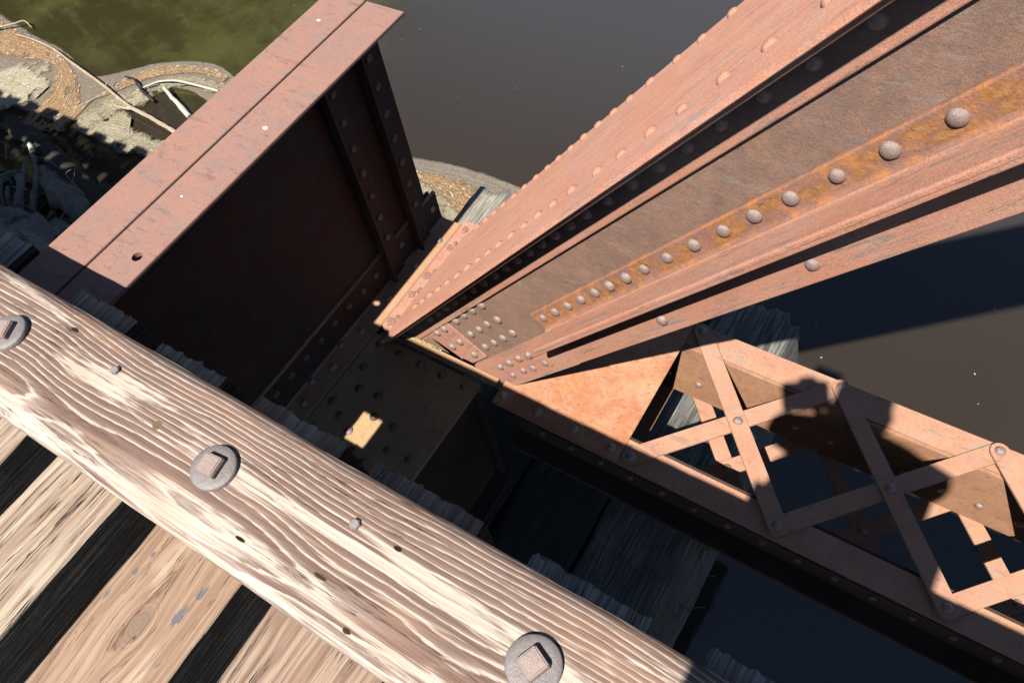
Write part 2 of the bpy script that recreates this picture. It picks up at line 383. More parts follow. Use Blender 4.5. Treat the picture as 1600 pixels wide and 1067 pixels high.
for i in range(nx+1):
    r = []
    for j in range(ny+1):
        y = -120 + 240*j/ny; x = -17 - 120*(i/nx)**1.5 - 3*fbm((y*.06, 0, 1))
        z = WZL - .4 + min(2.2, .5*(-17-x)**.7 if x < -17 else 0) + .25*fbm((x*.2, y*.2, 0))*(i > 1)
        r.append(bm.verts.new((x, y, z)))
    G.append(r)
for i in range(nx):
    for j in range(ny): bm.faces.new((G[i][j], G[i+1][j], G[i+1][j+1], G[i][j+1]))
tag(bmesh_obj('river_bank', bm, m_bank(), smooth=True), kind='structure')

# ------------------------------------------------------------------ deck: guard timber, ties, stringer
def rough_beam(name, x0, x1, y0, y1, z0, z1, along, nseg, mats, parent=None, amp=.003, endamp=.004, seed=0, ncross=10, side=1, end=2, loc=None, droop=0.0, cham=0.0):
    """timber with uneven faces. mats: [top, side, end]"""
    bm = bmesh.new()
    L0, L1 = (x0, x1) if along == 'x' else (y0, y1)
    c0, c1 = (y0, y1) if along == 'x' else (x0, x1)
    prof = [(c0 + (c1-c0)*k/ncross, z1, 0) for k in range(ncross+1)] + [(c1, z1-(z1-z0)*k/4, 1) for k in range(1, 5)] + [(c1-(c1-c0)*k/2, z0, 1) for k in range(1, 3)] + [(c0, z0+(z1-z0)*k/4, 1) for k in range(1, 4)]
    rings = []
    for i in range(nseg+1):
        l = L0 + (L1-L0)*i/nseg; R = []
        for k, (c, z, tp) in enumerate(prof):
            e = 1.0 if (k in (0, ncross)) else .35
            d = fbm((l*3.1+seed, c*9, z*9+seed), 4)*amp*2*e; d2 = fbm((l*2.3, c*9+seed, z*9-seed), 4)*amp*2*e
            ll = l
            if i in (0, nseg): ll += (round(fbm((c*60+seed, z*6, seed), 2)*2.2)/2.2*1.3 + fbm((c*160, z*20, seed), 2)*.5)*endamp*2
            cc = c + d; zz = z + d2*(.6 if tp == 0 else 1)
            if tp == 0 and k in (0, ncross): zz -= .002 + amp*.5 + cham
            R.append(bm.verts.new((ll, cc, zz) if along == 'x' else (cc, ll, zz)))
        rings.append(R)
    n = len(prof)
    for a, b in zip(rings, rings[1:]):
        for k in range(n):
            f = bm.faces.new((a[k], a[(k+1) % n], b[(k+1) % n], b[k])); f.material_index = 0 if k < ncross else side
            f.smooth = k < ncross
    for R in (rings[0], rings[-1]):
        f = bm.faces.new(R); f.material_index = end
    return bmesh_obj(name, bm, mats, parent, loc=loc)

guard = empty('guard_timber', (-.7, .112, -.14), 'long pale guard timber with wavy grain bolted across the tie tops', 'timber')
g = rough_beam('timber_beam', -9.6, 3.2, .008, .2157, -.139, 0, 'x', 420, [M_guard, M_guard, M_guard], guard, amp=.0016, ncross=12, seed=1.3)
def washer(pos, rotz, tilt):
    N = 40; bm = bmesh.new(); r = .0352
    prof = [(r, -.004), (r, .0035), (r-.0015, .005), (r*.72, .0062), (r*.3, .0068), (.004, .0068)]
    rings = [[bm.verts.new((p*math.cos(j*2*math.pi/N), p*math.sin(j*2*math.pi/N), z)) for j in range(N)] for p, z in prof]
    for a, b in zip(rings, rings[1:]):
        for j in range(N): bm.faces.new((a[j], a[(j+1) % N], b[(j+1) % N], b[j]))
    bm.faces.new(rings[-1]); 
    w = bmesh_obj('washer', bm, M_washer, guard, smooth=True, loc=Vector(pos)); w.rotation_euler = (tilt[0], tilt[1], rotz)
    w.data.set_sharp_from_angle(angle=math.radians(50))
    bm = bmesh.new(); s = .0155
    lv = [(s*1.03, .002), (s, .0165), (s*.86, .0205)]
    R = []
    for q, z in lv: R.append([bm.verts.new((q*a, q*b, z + .0008*random.uniform(-1, 1))) for a, b in ((-1, -1), (1, -1), (1, 1), (-1, 1))])
    for a, b in zip(R, R[1:]):
        for j in range(4): bm.faces.new((a[j], a[(j+1) % 4], b[(j+1) % 4], b[j]))
    bm.faces.new(R[-1])
    es = [e for e in bm.edges if len(e.link_faces) == 2]
    bmesh.ops.bevel(bm, geom=es, offset=.0016, segments=2, affect='EDGES')
    me = bpy.data.meshes.new('bolt_head'); bmesh.ops.recalc_face_normals(bm, faces=bm.faces[:]); bm.to_mesh(me); bm.free(); me.materials.append(M_bolt)
    h = bpy.data.objects.new('bolt_head', me); COL.objects.link(h); h.parent = w
    return w
washer((-.718, .112, .004), .12, (.03, .02)); washer((-.178, .116, .004), -.42, (.01, .03)); washer((-1.222, .119, .004), .35, (.06, -.05))
def nail(x, y, r=.0078):
    bm = bmesh.new(); N = 7; R = [[bm.verts.new((rr*math.cos(j*2*math.pi/N+.3), rr*math.sin(j*2*math.pi/N+.3), z)) for j in range(N)] for rr, z in ((r, -.006), (r, .004), (r*.75, .0065))]
    for a, b in zip(R, R[1:]):
        for j in range(N): bm.faces.new((a[j], a[(j+1) % N], b[(j+1) % N], b[j]))
    bm.faces.new(R[-1]); o = bmesh_obj('nail', bm, M_washer, guard, loc=Vector((x, y, 0))); o.rotation_euler = (.12, .15, 0)
nail(-.99, .159); nail(-.482, .148, .0085)

GRP = 'railroad ties under the guard timber'
def tie(x0, x1, yo, mat, label, z1=-.14, zt=.2, seed=0, yi=-1.6, nseg=60, hid=False):
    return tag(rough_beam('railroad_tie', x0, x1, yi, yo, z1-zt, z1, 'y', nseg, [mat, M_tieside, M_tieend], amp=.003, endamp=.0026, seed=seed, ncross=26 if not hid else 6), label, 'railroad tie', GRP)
tie(-1.349, -1.178, 0.281, M_tieA, 'cream tie at the left picture edge beside the first dark gap', seed=11)
tie(-1.094, -.926, 0.269, M_tieB, 'pale tie with a long black split, above the knotty tie', seed=23)
tie(-.842, -.648, 0.272, M_tieC, 'tan tie with a round knot and grey tar spots', seed=31)
tie(-.582, -.375, 0.271, M_tieD, 'brown tie between the knotty tie and the second bolted washer, lower edge', seed=44)
tie(-.285, -.094, 0.267, M_tieE, 'shaded tie end under the last washer beside the splintered pier edge', seed=52)
tie(-.006, .19, 0.275, M_tieE, 'grey shaded tie end in the bottom corner over open water', seed=63)
tie(-1.93, -1.632, 0.328, M_tieE, 'dark splintered tie end beyond the rusty beam flange', z1=-.20, zt=.14, seed=71)
hid0 = None
xs = [-2.20 - .258*k for k in range(29)] + [.285 + .262*k for k in range(9)]
hidmesh = []
for k in range(4):
    o = rough_beam('railroad_tie', -.09, .09, -1.6, .262, -.34, -.14, 'y', 24, [M_tieE, M_tieside, M_tieend], amp=.004, endamp=.01, seed=80+k*7, ncross=6)
    hidmesh.append(o)
for i, x in enumerate(xs):
    o = hidmesh[i] if i < 4 else hidmesh[i % 4].copy()
    if i >= 4: COL.objects.link(o)
    o.location = (x, 0, 0) if x > -1 else (x, random.choice((.10, .12, .135, .09)), 0)
    tag(o, 'weathered tie of the deck beyond the picture edge', 'railroad tie', GRP)
def stringer(x0, x1):
    t = empty('steel_stringer', ((x0+x1)/2, -.09, -.7), 'black steel stringer under the ties, left of the beam' if x1 < -1.5 else 'black steel stringer under the ties, right of the beam', 'steel beam', 'stringers under the ties')
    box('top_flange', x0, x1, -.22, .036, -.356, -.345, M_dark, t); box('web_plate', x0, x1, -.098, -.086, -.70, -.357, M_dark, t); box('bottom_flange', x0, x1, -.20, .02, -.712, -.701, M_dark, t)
stringer(-9.5, -1.63); stringer(-1.34, 3.0)
blk = [o for o in bpy.data.objects if o.name.startswith('steel_stringer')][-1]
box('sun_block_plate', -.95, 3.0, -1.58, .142, -.357, -.344, M_dark, blk)  # made-up plate, added only to stop sun passing between the ties
for o, a, b in ((blk, -1.33, -.951), (bpy.data.objects['steel_stringer'], -9.4, -1.64)): box('deck_sun_block', a, b, -1.58, -.221, -.357, -.344, M_dark, o)  # unseen sheets added to keep sun from coming through the inboard deck

# ------------------------------------------------------------------ transverse girder
gx = -1.4816
gir = empty('floor_girder', (gx, .8, -1.12), 'riveted girder with mauve rusted top flange running out over the water', 'girder')
ye = 1.372
def top_angle(s):
    """flange leg in two pieces of profile: x from seam outwards, z"""
    prof = ell(gx+s*.0035, -.22, s*.1275, -.11, .0125, .012)
    return prism(prof, WY, -1.5, ye, 'flange_angle', M_girdtop, gir, .0012, segs=24)
ta = top_angle(1); tb = top_angle(-1)
def bore(o, cx, cy, r, parent):
    pass
# bolt hole in the near flange: a short dark rimmed socket let into the plate
def cut_hole(o, cx, cy, r):
    bm = bmesh.new(); N = 18
    a = [bm.verts.new((cx+r*math.cos(j*2*math.pi/N), cy+r*math.sin(j*2*math.pi/N), -.30)) for j in range(N)]
    b = [bm.verts.new((v.co.x, v.co.y, -.15)) for v in a]
    for j in range(N): bm.faces.new((a[j], a[(j+1) % N], b[(j+1) % N], b[j]))
    bm.faces.new(a[::-1]); bm.faces.new(b)
    c = bmesh_obj('cutter', bm, M_dark); md = o.modifiers.new('hole', 'BOOLEAN'); md.object = c; md.operation = 'DIFFERENCE'; md.solver = 'EXACT'
    c.location = -Vector(gir.location) * 0
    bpy.context.view_layer.update()
    dg = bpy.context.evaluated_depsgraph_get(); me = bpy.data.meshes.new_from_object(o.evaluated_get(dg)); o.modifiers.clear(); o.data = me
    bpy.data.objects.remove(c)
try: cut_hole(ta, -1.392, .423, .0125)
except Exception as ex: print('hole', ex)
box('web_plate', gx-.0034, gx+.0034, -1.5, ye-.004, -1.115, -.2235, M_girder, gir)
for s, yy in ((1, 1.412), (-1, 1.40)):
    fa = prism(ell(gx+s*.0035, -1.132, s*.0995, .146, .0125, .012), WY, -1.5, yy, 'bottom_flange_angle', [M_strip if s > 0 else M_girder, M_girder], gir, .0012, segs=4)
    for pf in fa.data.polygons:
        if abs(pf.normal.x) > .8 and pf.center.z > -1.118: pf.material_index = 1  # upright leg takes the shade-darkened rust, flat leg stays tan
# stiffeners: outstanding leg normal to y
for yy in (1.085, 1.248):
    prism(ell(yy, gx+.0165, .078, .0325, .011, .009), lambda a, p, q: Vector((q, p, a)), -1.117, -.234, 'stiffener_angle', M_girder, gir, .001)
    prism(ell(yy, gx-.006, .078, -.058, .011, .009), lambda a, p, q: Vector((q, p, a)), -.985, -.234, 'stiffener_angle', M_girder, gir, .001)
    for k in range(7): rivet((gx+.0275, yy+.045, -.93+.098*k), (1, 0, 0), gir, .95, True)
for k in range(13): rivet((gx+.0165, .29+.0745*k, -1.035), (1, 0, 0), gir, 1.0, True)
rivet((gx+.0165, 1.375, -1.045), (1, 0, 0), gir)
for y in (1.311, 1.176, 1.018, .862, .705, .555, .40): rivet((-1.423 if y < 1.3 else -1.41, y, -1.1195), (0, 0, 1), gir)
for y in (1.24, .785, .627): rivet((-1.452, y, -1.1195), (0, 0, 1), gir, .9)
for x, y, z in ((-1.551, 1.295, -.22), (-1.40, 1.02, -.22)):
    pass

M_spot = NT('white_paint'); M_spot = M_spot.done((.75, .74, .70), .7, None, .3, k=.95)
for x, y, r in ((-1.551, 1.25, .0045), (-1.40, .86, .0055), (-1.43, .60, .003)):
    bm = bmesh.new(); N = 14
    bm.faces.new([bm.verts.new((r*1.25*math.cos(j*2*math.pi/N)*(1+.25*fbm((j*.9, x*30, 1))), r*math.sin(j*2*math.pi/N), .0012)) for j in range(N)])
    bmesh_obj('paint_spot', bm, M_spot, gir, loc=Vector((x, y, -.22)))

# sole plate on the pier
sole = empty('gusset_plate', (-1.16, .6, -1.13), 'dark riveted gusset plate on top of the pier with one small sunlit square', 'steel plate')
prism([(-1.3745, .30), (-.958, .30), (-.949, .8795), (-1.3745, .8815)], WZ, -1.134, -1.1205, 'plate', M_sole, sole, .0015)
for x, y in [(-1.337, .851), (-1.254, .85), (-1.167, .849), (-1.081, .851), (-.994, .848), (-1.331, .754), (-1.293, .682), (-1.22, .689), (-1.342, .606), (-1.288, .574), (-1.187, .623), (-1.11, .621), (-1.23, .545), (-1.174, .505), (-1.079, .55), (-1.126, .479), (-1.002, .558), (-1.34, .50), (-1.0, .43), (-1.06, .40)]:
    rivet((x, y, -1.1205), (0, 0, 1), sole, 1.05, not (-1.26 < x < -1.2 and y < .56))  # shade-coloured heads everywhere except in the sunlit square
ped = empty('bearing_pedestal', (-1.05, .75, -1.75), 'black steel bearing pedestal in deep shade under the gusset plate', 'bearing')
box('base_block', -1.15, -.90, .42, .86, -1.748, -1.725, M_dark, ped)
for x in (-1.12, -.97): box('rib', x-.008, x+.008, .46, .84, -1.724, -1.136, M_dark, ped)
box('side_plate', -1.14, -.93, .845, .857, -1.724, -1.137, M_dark, ped)

# ------------------------------------------------------------------ inclined end post
UX, UZ = math.cos(AX), math.sin(AX)
PF = lambda a, y, c: Vector((a*UX - c*UZ, y, a*UZ + c*UX))     # a along the post, c square to it
NV = Vector((-UZ, 0, UX))
AEND = lambda y, c: (-1.1105 - c*UX)/UZ
post = empty('end_post', PF(-1.5, 1.1, .18), 'inclined riveted box post of pink rusted steel rising to the upper right', 'bridge post')
ATOP = 4.0
prism(rect(.852, 1.345, .3625, .3745), PF, AEND, ATOP, 'cover_plate', M_cover, post, .0018, segs=20)
for s in (1, -1):
    Y = lambda y: y if s > 0 else 2.225 - y                     # mirror about the post's middle
    nm = lambda b: b
    lp = ell(.9345, .3600, -.0705, -.080, .0105, .010); lp.insert(10, (.924, .297))
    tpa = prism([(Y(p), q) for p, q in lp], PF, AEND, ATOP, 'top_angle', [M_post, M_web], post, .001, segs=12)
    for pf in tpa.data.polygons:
        if .2975 < pf.center.dot(NV) < .3485 and abs(pf.normal.y) > .7: pf.material_index = 1  # upper leg browned to deepen the shade under the cover; toe stays pink
    prism([(Y(p), q) for p, q in rect(.935, .945, -.012, .359)], PF, AEND, ATOP, 'web_plate', M_web, post, .001, segs=12)
    ba = prism([(Y(p), q) for p, q in ell(.9345, .1118, -.0845, .0715, .0105, .014)], PF, -.975, ATOP, 'bottom_angle', [M_angle, M_post], post, .0006, segs=12)
    for pf in ba.data.polygons:
        if pf.center.dot(NV) < .1265: pf.material_index = 1
    prism([(Y(p), q) for p, q in ell(.9345, .1110, -.0845, -.126, .0105, .012)], PF, -1.0, ATOP, 'lower_angle', M_post, post, .001, segs=12)
    # below the coped flanges only the upright legs run on to the shoe
    prism([(Y(p), q) for p, q in rect(.924, .9345, -.0148, .1110)], PF, lambda y, c: (-1.1105 - .1*max(0, min(1, (.085-c)/.05)) - c*UX)/UZ, -1.0005, 'lower_leg', M_post, post, .001)
# shoe strap over the web foot
prism(rect(.9285, .9342, .118, .283), PF, lambda y, c: AEND(y, c)+.004, lambda y, c: -1.385, 'foot_strap', M_post, post, .001)
prism(rect(.9235, .9283, .15, .272), PF, lambda y, c: AEND(y, c)+.004, lambda y, c: -1.545, 'foot_scale', M_scab, post, .001)
AW = [.91, .81, .71, .61, .51, .41, .308, .206, .105, .012, -.082, -.165, -.244, -.327, -.411, -.490, -.556, -.622, -.684, -.747, -.811, -.876, -.941]
for a in AW:
    rivet(PF(a, .924, .158), (0, -1, 0), post); rivet(PF(a+.004, .924, .3265), (0, -1, 0), post)
    if a > -.87: rivet(PF(a+.01, .924, .0735), (0, -1, 0), post)
for a in [-1.01, -1.08, -1.15, -1.22, -1.29, -1.36, -1.43]: rivet(PF(a, .924, .3265), (0, -1, 0), post)
for a, c in [(-1.143, .271), (-1.21, .271), (-1.273, .271), (-1.339, .27), (-1.431, .269), (-1.492, .27), (-1.145, .209), (-1.213, .212), (-1.276, .21), (-1.342, .209), (-1.43, .206), (-1.499, .204), (-1.147, .151), (-1.215, .15), (-1.28, .149), (-1.344, .15), (-1.432, .145)]:
    rivet(PF(a, .9345 if a > -1.385 else .9285, c), (0, -1, 0), post)
for a, c in [(-1.098, .073), (-1.166, .072), (-1.229, .074), (-1.296, .072), (-1.362, .071), (-1.137, .027), (-1.214, .025), (-1.27, .03), (-1.346, .027)]:
    rivet(PF(a, .924, c), (0, -1, 0), post, .95 if c > .05 else .85)
for a in (.72, .28, -.15, -.582): rivet(PF(a, .924, .026), (0, -1, 0), post)
AC = [.85, .75, .65, .55, .45, .35, .26, .168, .06, -.035, -.136, -.223, -.315, -.397, -.495, -.576, -.645, -.715, -.785, -.854, -.92, -.985, -1.055, -1.13, -1.204, -1.28, -1.35, -1.42, -1.49]
for a in AC: rivet(PF(a, .948, .3745), NV, post, 1, False, True); rivet(PF(a-.012, 1.317, .3745), NV, post, 1, False, True)
def m_bloom():
    t = NT('rust_bloom'); uv = t.n('ShaderNodeTexCoord').outputs['UV']; u, v, _ = t.sep(uv)[:3]
    d = t.math('SQRT', t.math('ADD', t.math('MULTIPLY', u, u), t.math('MULTIPLY', v, v)))
    nz = t.noise(42, 6, .75); d = t.math('ADD', d, t.math('MULTIPLY', t.math('SUBTRACT', nz, .5), 2.2))
    g = t.noise(120, 5, .75)
    c = t.mix(t.step(g, .35, .6), (.46, .175, .055), (.56, .27, .11)); c = t.mix(t.step(t.noise(70, 4, .7, t.map(loc=(4, 4, 4))), .60, .68), c, (.10, .075, .06))
    t.done(c, .9, t.bump(g, .8, .003), .15, k=.85)
    t.put(t.b.inputs['Alpha'], t.math('MULTIPLY', t.step(d, 1.0, .15), .72)); return t.m
bm = bmesh.new(); ul = bm.loops.layers.uv.new('UVMap'); rb = random.Random(3)
def bloom(a, y, c, ra, rc):
    q = [(-1, -1), (1, -1), (1, 1), (-1, 1)]
    f = bm.faces.new([bm.verts.new(PF(a+ra*p, y, c+rc*r)) for p, r in q])
    for l, (p, r) in zip(f.loops, q): l[ul].uv = (p, r)
for i, a in enumerate(AW[4:-1]):
    for _ in range(2): bloom(a - rb.uniform(.0, .07), .9234 - .0002*_, .152 + rb.uniform(-.010, .016), rb.uniform(.018, .045), rb.uniform(.012, .018))
tag(bmesh_obj('rust_bloom', bm, m_bloom(), post), kind='stuff')
# post foot: horizontal leg under the cover with rusted-away rivets, and the ledge below the web
prism([(-1.366, .912), (-1.350, .899), (-1.312, .905), (-1.312, 1.425), (-1.366, 1.425)], WZ, -1.1195, -1.1035, 'foot_angle', M_post, post, .002)
box('seam_shade_strip', -1.3775, -1.367, .885, 1.41, -1.133, -1.128, M_dark, gir, .0005)  # added dark strip that paints the seam's shade
def scab(x, y, s):
    bm = bmesh.new(); N = 9
    R = [[bm.verts.new(((s*q*(1+.8*fbm((j*1.7, s*900+x*50, q*.3)))*math.cos(j*2*math.pi/N)), s*1.25*q*math.sin(j*2*math.pi/N), z+.0015*fbm((j, x*40, y*30)))) for j in range(N)] for q, z in ((1, -.003), (.9, .003), (.45, .0045))]
    for a, b in zip(R, R[1:]):
        for j in range(N): bm.faces.new((a[j], a[(j+1) % N], b[(j+1) % N], b[j]))
    bm.faces.new(R[-1]); o = bmesh_obj('rusted_rivet', bm, M_scab, post, loc=Vector((x, y, -1.1035))); o.rotation_euler = (0, 0, random.uniform(-.5, .5))
for x, y, s in [(-1.343, .935, .016), (-1.333, .957, .012), (-1.347, 1.06, .014), (-1.336, 1.085, .011), (-1.344, 1.15, .015), (-1.333, 1.178, .010), (-1.346, 1.29, .013), (-1.337, 1.315, .010), (-1.342, 1.385, .013)]: scab(x, y, s)
box('foot_ledge', -1.325, -.905, .893, .922, -1.128, -1.113, M_strip, post, .002)
# crumbly pale scale lying along the ledge
def m_crumb():
    t = NT('pale_scale'); g = t.noise(60, 4, .6); return t.done(t.mix(g, (.42, .38, .16), (.62, .50, .28)), .95, t.bump(g, .8, .004))
bm = bmesh.new()
for k in range(150):
    x = -1.30 + .17*random.random()**1.4; y = .915 + .012*random.random(); s = random.uniform(.002, .0055)
    bmesh.ops.create_icosphere(bm, subdivisions=1, radius=s, matrix=Matrix.Translation((x, y, -1.111+random.random()*.003)) @ Matrix.Diagonal((1.4, .8, .6, 1)))
tag(bmesh_obj('ledge_crumbs', bm, m_crumb()), 'yellowish crumbs of scale on the ledge at the post foot', 'debris', kind='stuff')

# ------------------------------------------------------------------ laced bottom chord
ch = empty('bottom_chord', (0, 1.11, -1.41), 'laced bottom chord of pink steel angles with crossing flat bars', 'bridge chord')
CX0, CX1 = -.885, 3.2
ZT, ZB = -1.12, -1.41
for s in (1, -1):
    Y = lambda y: y if s > 0 else 2.238 - y
    prism([(Y(p), q) for p, q in rect(.930, .940, ZB+.004, ZT-.004)], WX, CX0, CX1, 'web_plate', M_chweb if s < 0 else M_dark, ch, .001)  # inboard web and lower angle coloured near-black to imitate shade
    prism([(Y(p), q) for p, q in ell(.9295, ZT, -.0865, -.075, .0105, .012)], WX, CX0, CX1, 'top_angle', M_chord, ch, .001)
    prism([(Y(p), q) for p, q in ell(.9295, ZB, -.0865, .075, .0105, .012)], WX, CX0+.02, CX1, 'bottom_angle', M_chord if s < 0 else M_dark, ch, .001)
for k in range(18):
    x = -.82 + .109*k
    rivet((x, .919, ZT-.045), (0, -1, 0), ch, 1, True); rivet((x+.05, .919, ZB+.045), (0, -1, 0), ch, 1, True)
    if k > 2: rivet((x, 1.2975, ZB+.10), (0, -1, 0), ch, .9)
# battens (tie plates) top and bottom
prism(rect(CX0+.002, -.453, .846, 1.392), WZ, ZT+.0005, ZT+.0095, 'batten_plate', M_batten, ch, .0015)
prism(rect(CX0+.02, -.47, .85, 1.388), WZ, ZB-.0105, ZB-.0005, 'batten_plate', M_strip, ch, .0015)
for k in range(4): rivet((-.86+.125*k, .876, ZT+.0095), (0, 0, 1), ch)
for k in range(4): rivet((-.86+.125*k, 1.362, ZT+.0095), (0, 0, 1), ch)
def bar(x0, y0, x1, y1, z0, z1, mat):
    x0 += random.uniform(-.002, .002); x1 += random.uniform(-.002, .002); y0 += random.uniform(-.0015, .0015)
    w = .0262; e = .0265
    d = Vector((x1-x0, y1-y0)).normalized(); n2 = Vector((-d.y, d.x)); pts = []
    for (cx, cy, sg) in ((x1, y1, 1), (x0, y0, -1)):
        for k in range(9):
            an = -math.pi/2 + math.pi*k/8
            v = (d*math.cos(an)*e + n2*math.sin(an)*w)*sg
            pts.append((cx+v.x, cy+v.y))
    return prism(pts, WZ, z0, z1, 'lacing_bar', mat, ch, .0008)
PX = .4345; xo = -.422
for k in range(-0, 8):
    xa, xb = xo+PX*k, xo+PX*(k+1)
    ty = ((1.366, .880) if k % 1 == 0 else None)
    bar(xa-.002, .879, xb-.002+.004, 1.366, ZT+.0008, ZT+.0088, M_chord)          # under bar: inner -> outer
    bar(xa+.004, 1.366, xb, .880, ZT+.0096, ZT+.0176, M_chord)          # over bar: outer -> inner
    rivet(((xa+xb)/2+.004, 1.123, ZT+.0176), (0, 0, 1), ch)
    rivet((xa+.004, 1.366, ZT+.0176), (0, 0, 1), ch); rivet((xb, .880, ZT+.0176), (0, 0, 1), ch)
    if k == 0: rivet((xa, .878, ZT+.0095), (0, 0, 1), ch)
    bar(xa+.01, .879, xb+.01, 1.362, ZB-.0185, ZB-.0105, M_chord); bar(xa+.01, 1.362, xb+.01, .879, ZB-.0272, ZB-.0192, M_chord)
    rivet(((xa+xb)/2+.01, 1.118, ZB-.0105), (0, 0, 1), ch)

# ------------------------------------------------------------------ timber pier
PG = 'big timbers of the pier'
def captimber(x0, x1, yo, label, mat, seed, slope=0.0, z1=-1.45, h=.27):
    o = rough_beam('pier_timber', x0, x1, -.6, yo, z1-h, z1, 'y', 60, [mat, M_cap, M_tieend], amp=.006, endamp=.016, seed=seed, ncross=12, cham=.004)
    if slope:
        for v in o.data.vertices:
            if v.co.x > x1-.03: v.co.x += slope*(z1-v.co.z)/h
    return tag(o, label, 'timber', PG)
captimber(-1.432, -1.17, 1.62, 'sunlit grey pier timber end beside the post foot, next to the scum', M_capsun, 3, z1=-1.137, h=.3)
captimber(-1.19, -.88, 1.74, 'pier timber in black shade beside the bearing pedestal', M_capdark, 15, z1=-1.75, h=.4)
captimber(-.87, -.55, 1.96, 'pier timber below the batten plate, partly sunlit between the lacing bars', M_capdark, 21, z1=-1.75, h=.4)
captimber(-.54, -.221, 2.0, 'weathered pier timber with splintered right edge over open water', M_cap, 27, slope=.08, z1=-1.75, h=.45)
for x, y in ((-1.28, 1.35), (-1.2, .3), (-.65, 1.3), (-.4, .4)):
    bm = bmesh.new(); N = 20; R = []
    for k in range(9):
        z = -2.1 - .25*k; R.append([bm.verts.new((x+(.13+.006*k)*(1+.04*fbm((j*.9, k*.5, x)))*math.cos(j*2*math.pi/N), y+(.13+.006*k)*(1+.04*fbm((j, k*.5, y)))*math.sin(j*2*math.pi/N), z)) for j in range(N)])
    for a, b in zip(R, R[1:]):
        for j in range(N): bm.faces.new((a[j], a[(j+1) % N], b[(j+1) % N], b[j]))
    bm.faces.new(R[0]); tag(bmesh_obj('timber_pile', bm, M_pile, smooth=True), 'round timber pile standing in water under the pier timbers', 'pile', 'piles under the pier')

# loose straw caught on the pier edge
def tube(bm, pts, r0, r1, N=6, wob=0.0):
    pts = [Vector(p) for p in pts]; rings = []
    L = len(pts)
    for i, p in enumerate(pts):
        d = (pts[min(i+1, L-1)] - pts[max(i-1, 0)]).normalized(); s = d.orthogonal().normalized() if abs(d.z) > .95 else d.cross(Vector((0, 0, 1))).normalized(); u = d.cross(s)
        r = r0 + (r1-r0)*i/(L-1)
        rings.append([bm.verts.new(p + (s*math.cos(j*2*math.pi/N) + u*math.sin(j*2*math.pi/N))*r*(1+wob*fbm((i*.7, j*1.3, r*100)))) for j in range(N)])
    for a, b in zip(rings, rings[1:]):
        for j in range(N):
            f = bm.faces.new((a[j], a[(j+1) % N], b[(j+1) % N], b[j])); f.smooth = True
    bm.faces.new(rings[0][::-1]); bm.faces.new(rings[-1])
def spline(pts, n=6):
    P = [Vector(p) for p in pts]; out = []
    for i in range(len(P)-1):
        a, b, c, d = P[max(i-1, 0)], P[i], P[i+1], P[min(i+2, len(P)-1)]
        for k in range(n):
            t = k/n; out.append(.5*((2*b) + (c-a)*t + (2*a-5*b+4*c-d)*t*t + (3*b-a-3*c+d)*t**3))
    out.append(P[-1]); return out
bm = bmesh.new()
for k in range(14):
    y = .6 + .4*random.random(); x = -.19 + random.uniform(-.03, .02)
    if random.random() < .5: y = .92 + .1*random.random()
    p = Vector((x, y, -1.78)); pts = [p]
    for q in range(4): p = p + Vector((random.uniform(-.02, .05), random.uniform(-.05, .05), random.uniform(-.03, .015))); pts.append(p)
    tube(bm, spline(pts, 4), .0022, .0012, 5)
tag(bmesh_obj('straw', bm, M_drift), 'thin pale straws caught on the splintered pier edge', 'straw', kind='stuff')
# ------------------------------------------------------------------ scum and floating mats
def m_scum(name, a, b, c, fleck, amt, ragged, sx=1.0, film=False, thr=.56):
    t = NT(name)
    uv = t.n('ShaderNodeTexCoord').outputs['UV']
    u, v, _ = t.sep(uv)[:3]
    if film:
        q = t.comb(u, v, 0)
    wob = t.noise(2.2, 4, .6)
    vv = t.math('ADD', v, t.math('MULTIPLY', t.math('SUBTRACT', wob, .5), .16))
    q = t.comb(t.math('MULTIPLY', u, sx), t.math('MULTIPLY', vv, 1.0), 0)
    st = t.noise(1.0, 6, .68, t.map(scale=(2.2, 26, 1), src=q), .25)
    st2 = t.noise(1.0, 5, .7, t.map(scale=(9, 60, 1), src=q), .4)
    speck = t.noise(48, 7, .82)
    clump = t.noise(9, 5, .7)
    col = t.mix(t.step(st, .38, .62), a, b)
    col = t.mix(t.math('MULTIPLY', t.step(clump, .48, .66), .7), col, c)
    f1 = t.math('MULTIPLY', t.step(st2, thr, thr+.07), t.step(st, .42, .58))
    f2 = t.step(speck, .55, .63)
    f3 = t.step(speck, .46, .38)
    col = t.mix(t.math('MULTIPLY', t.math('MAXIMUM', f1, t.math('MULTIPLY', f2, .7)), amt), col, fleck)
    col = t.mix(t.math('MULTIPLY', f3, .55 if not film else .12), col, tuple(q*.30 for q in a))
    col = t.mix(1.0, col, t.ramp(t.noise(70, 4, .7), [(.3, .6), (.7, 1.35)]), 'MULTIPLY')
    nrm = t.bump(t.math('ADD', speck, t.math('MULTIPLY', st2, .7)), .9 if not film else .15, .02)
    t.done(col, .9 if not film else .35, nrm, .2, k=.70 if not film else .62)
    ed = t.math('MINIMUM', v, t.math('SUBTRACT', 1, v))
    ed = t.math('ADD', ed, t.math('MULTIPLY', t.math('SUBTRACT', t.noise(7, 6, .7), .5), ragged))
    al = t.step(ed, .0, .05 if film else .22)
    if not film:
        hole = t.step(t.noise(3.4, 5, .65, t.map(loc=(2.7, 1.1, 0))), .36, .42)
        al = t.math('MULTIPLY', al, hole)
    else: al = t.math('MULTIPLY', al, .93)
    t.put(t.b.inputs['Alpha'], al)
    return t.m
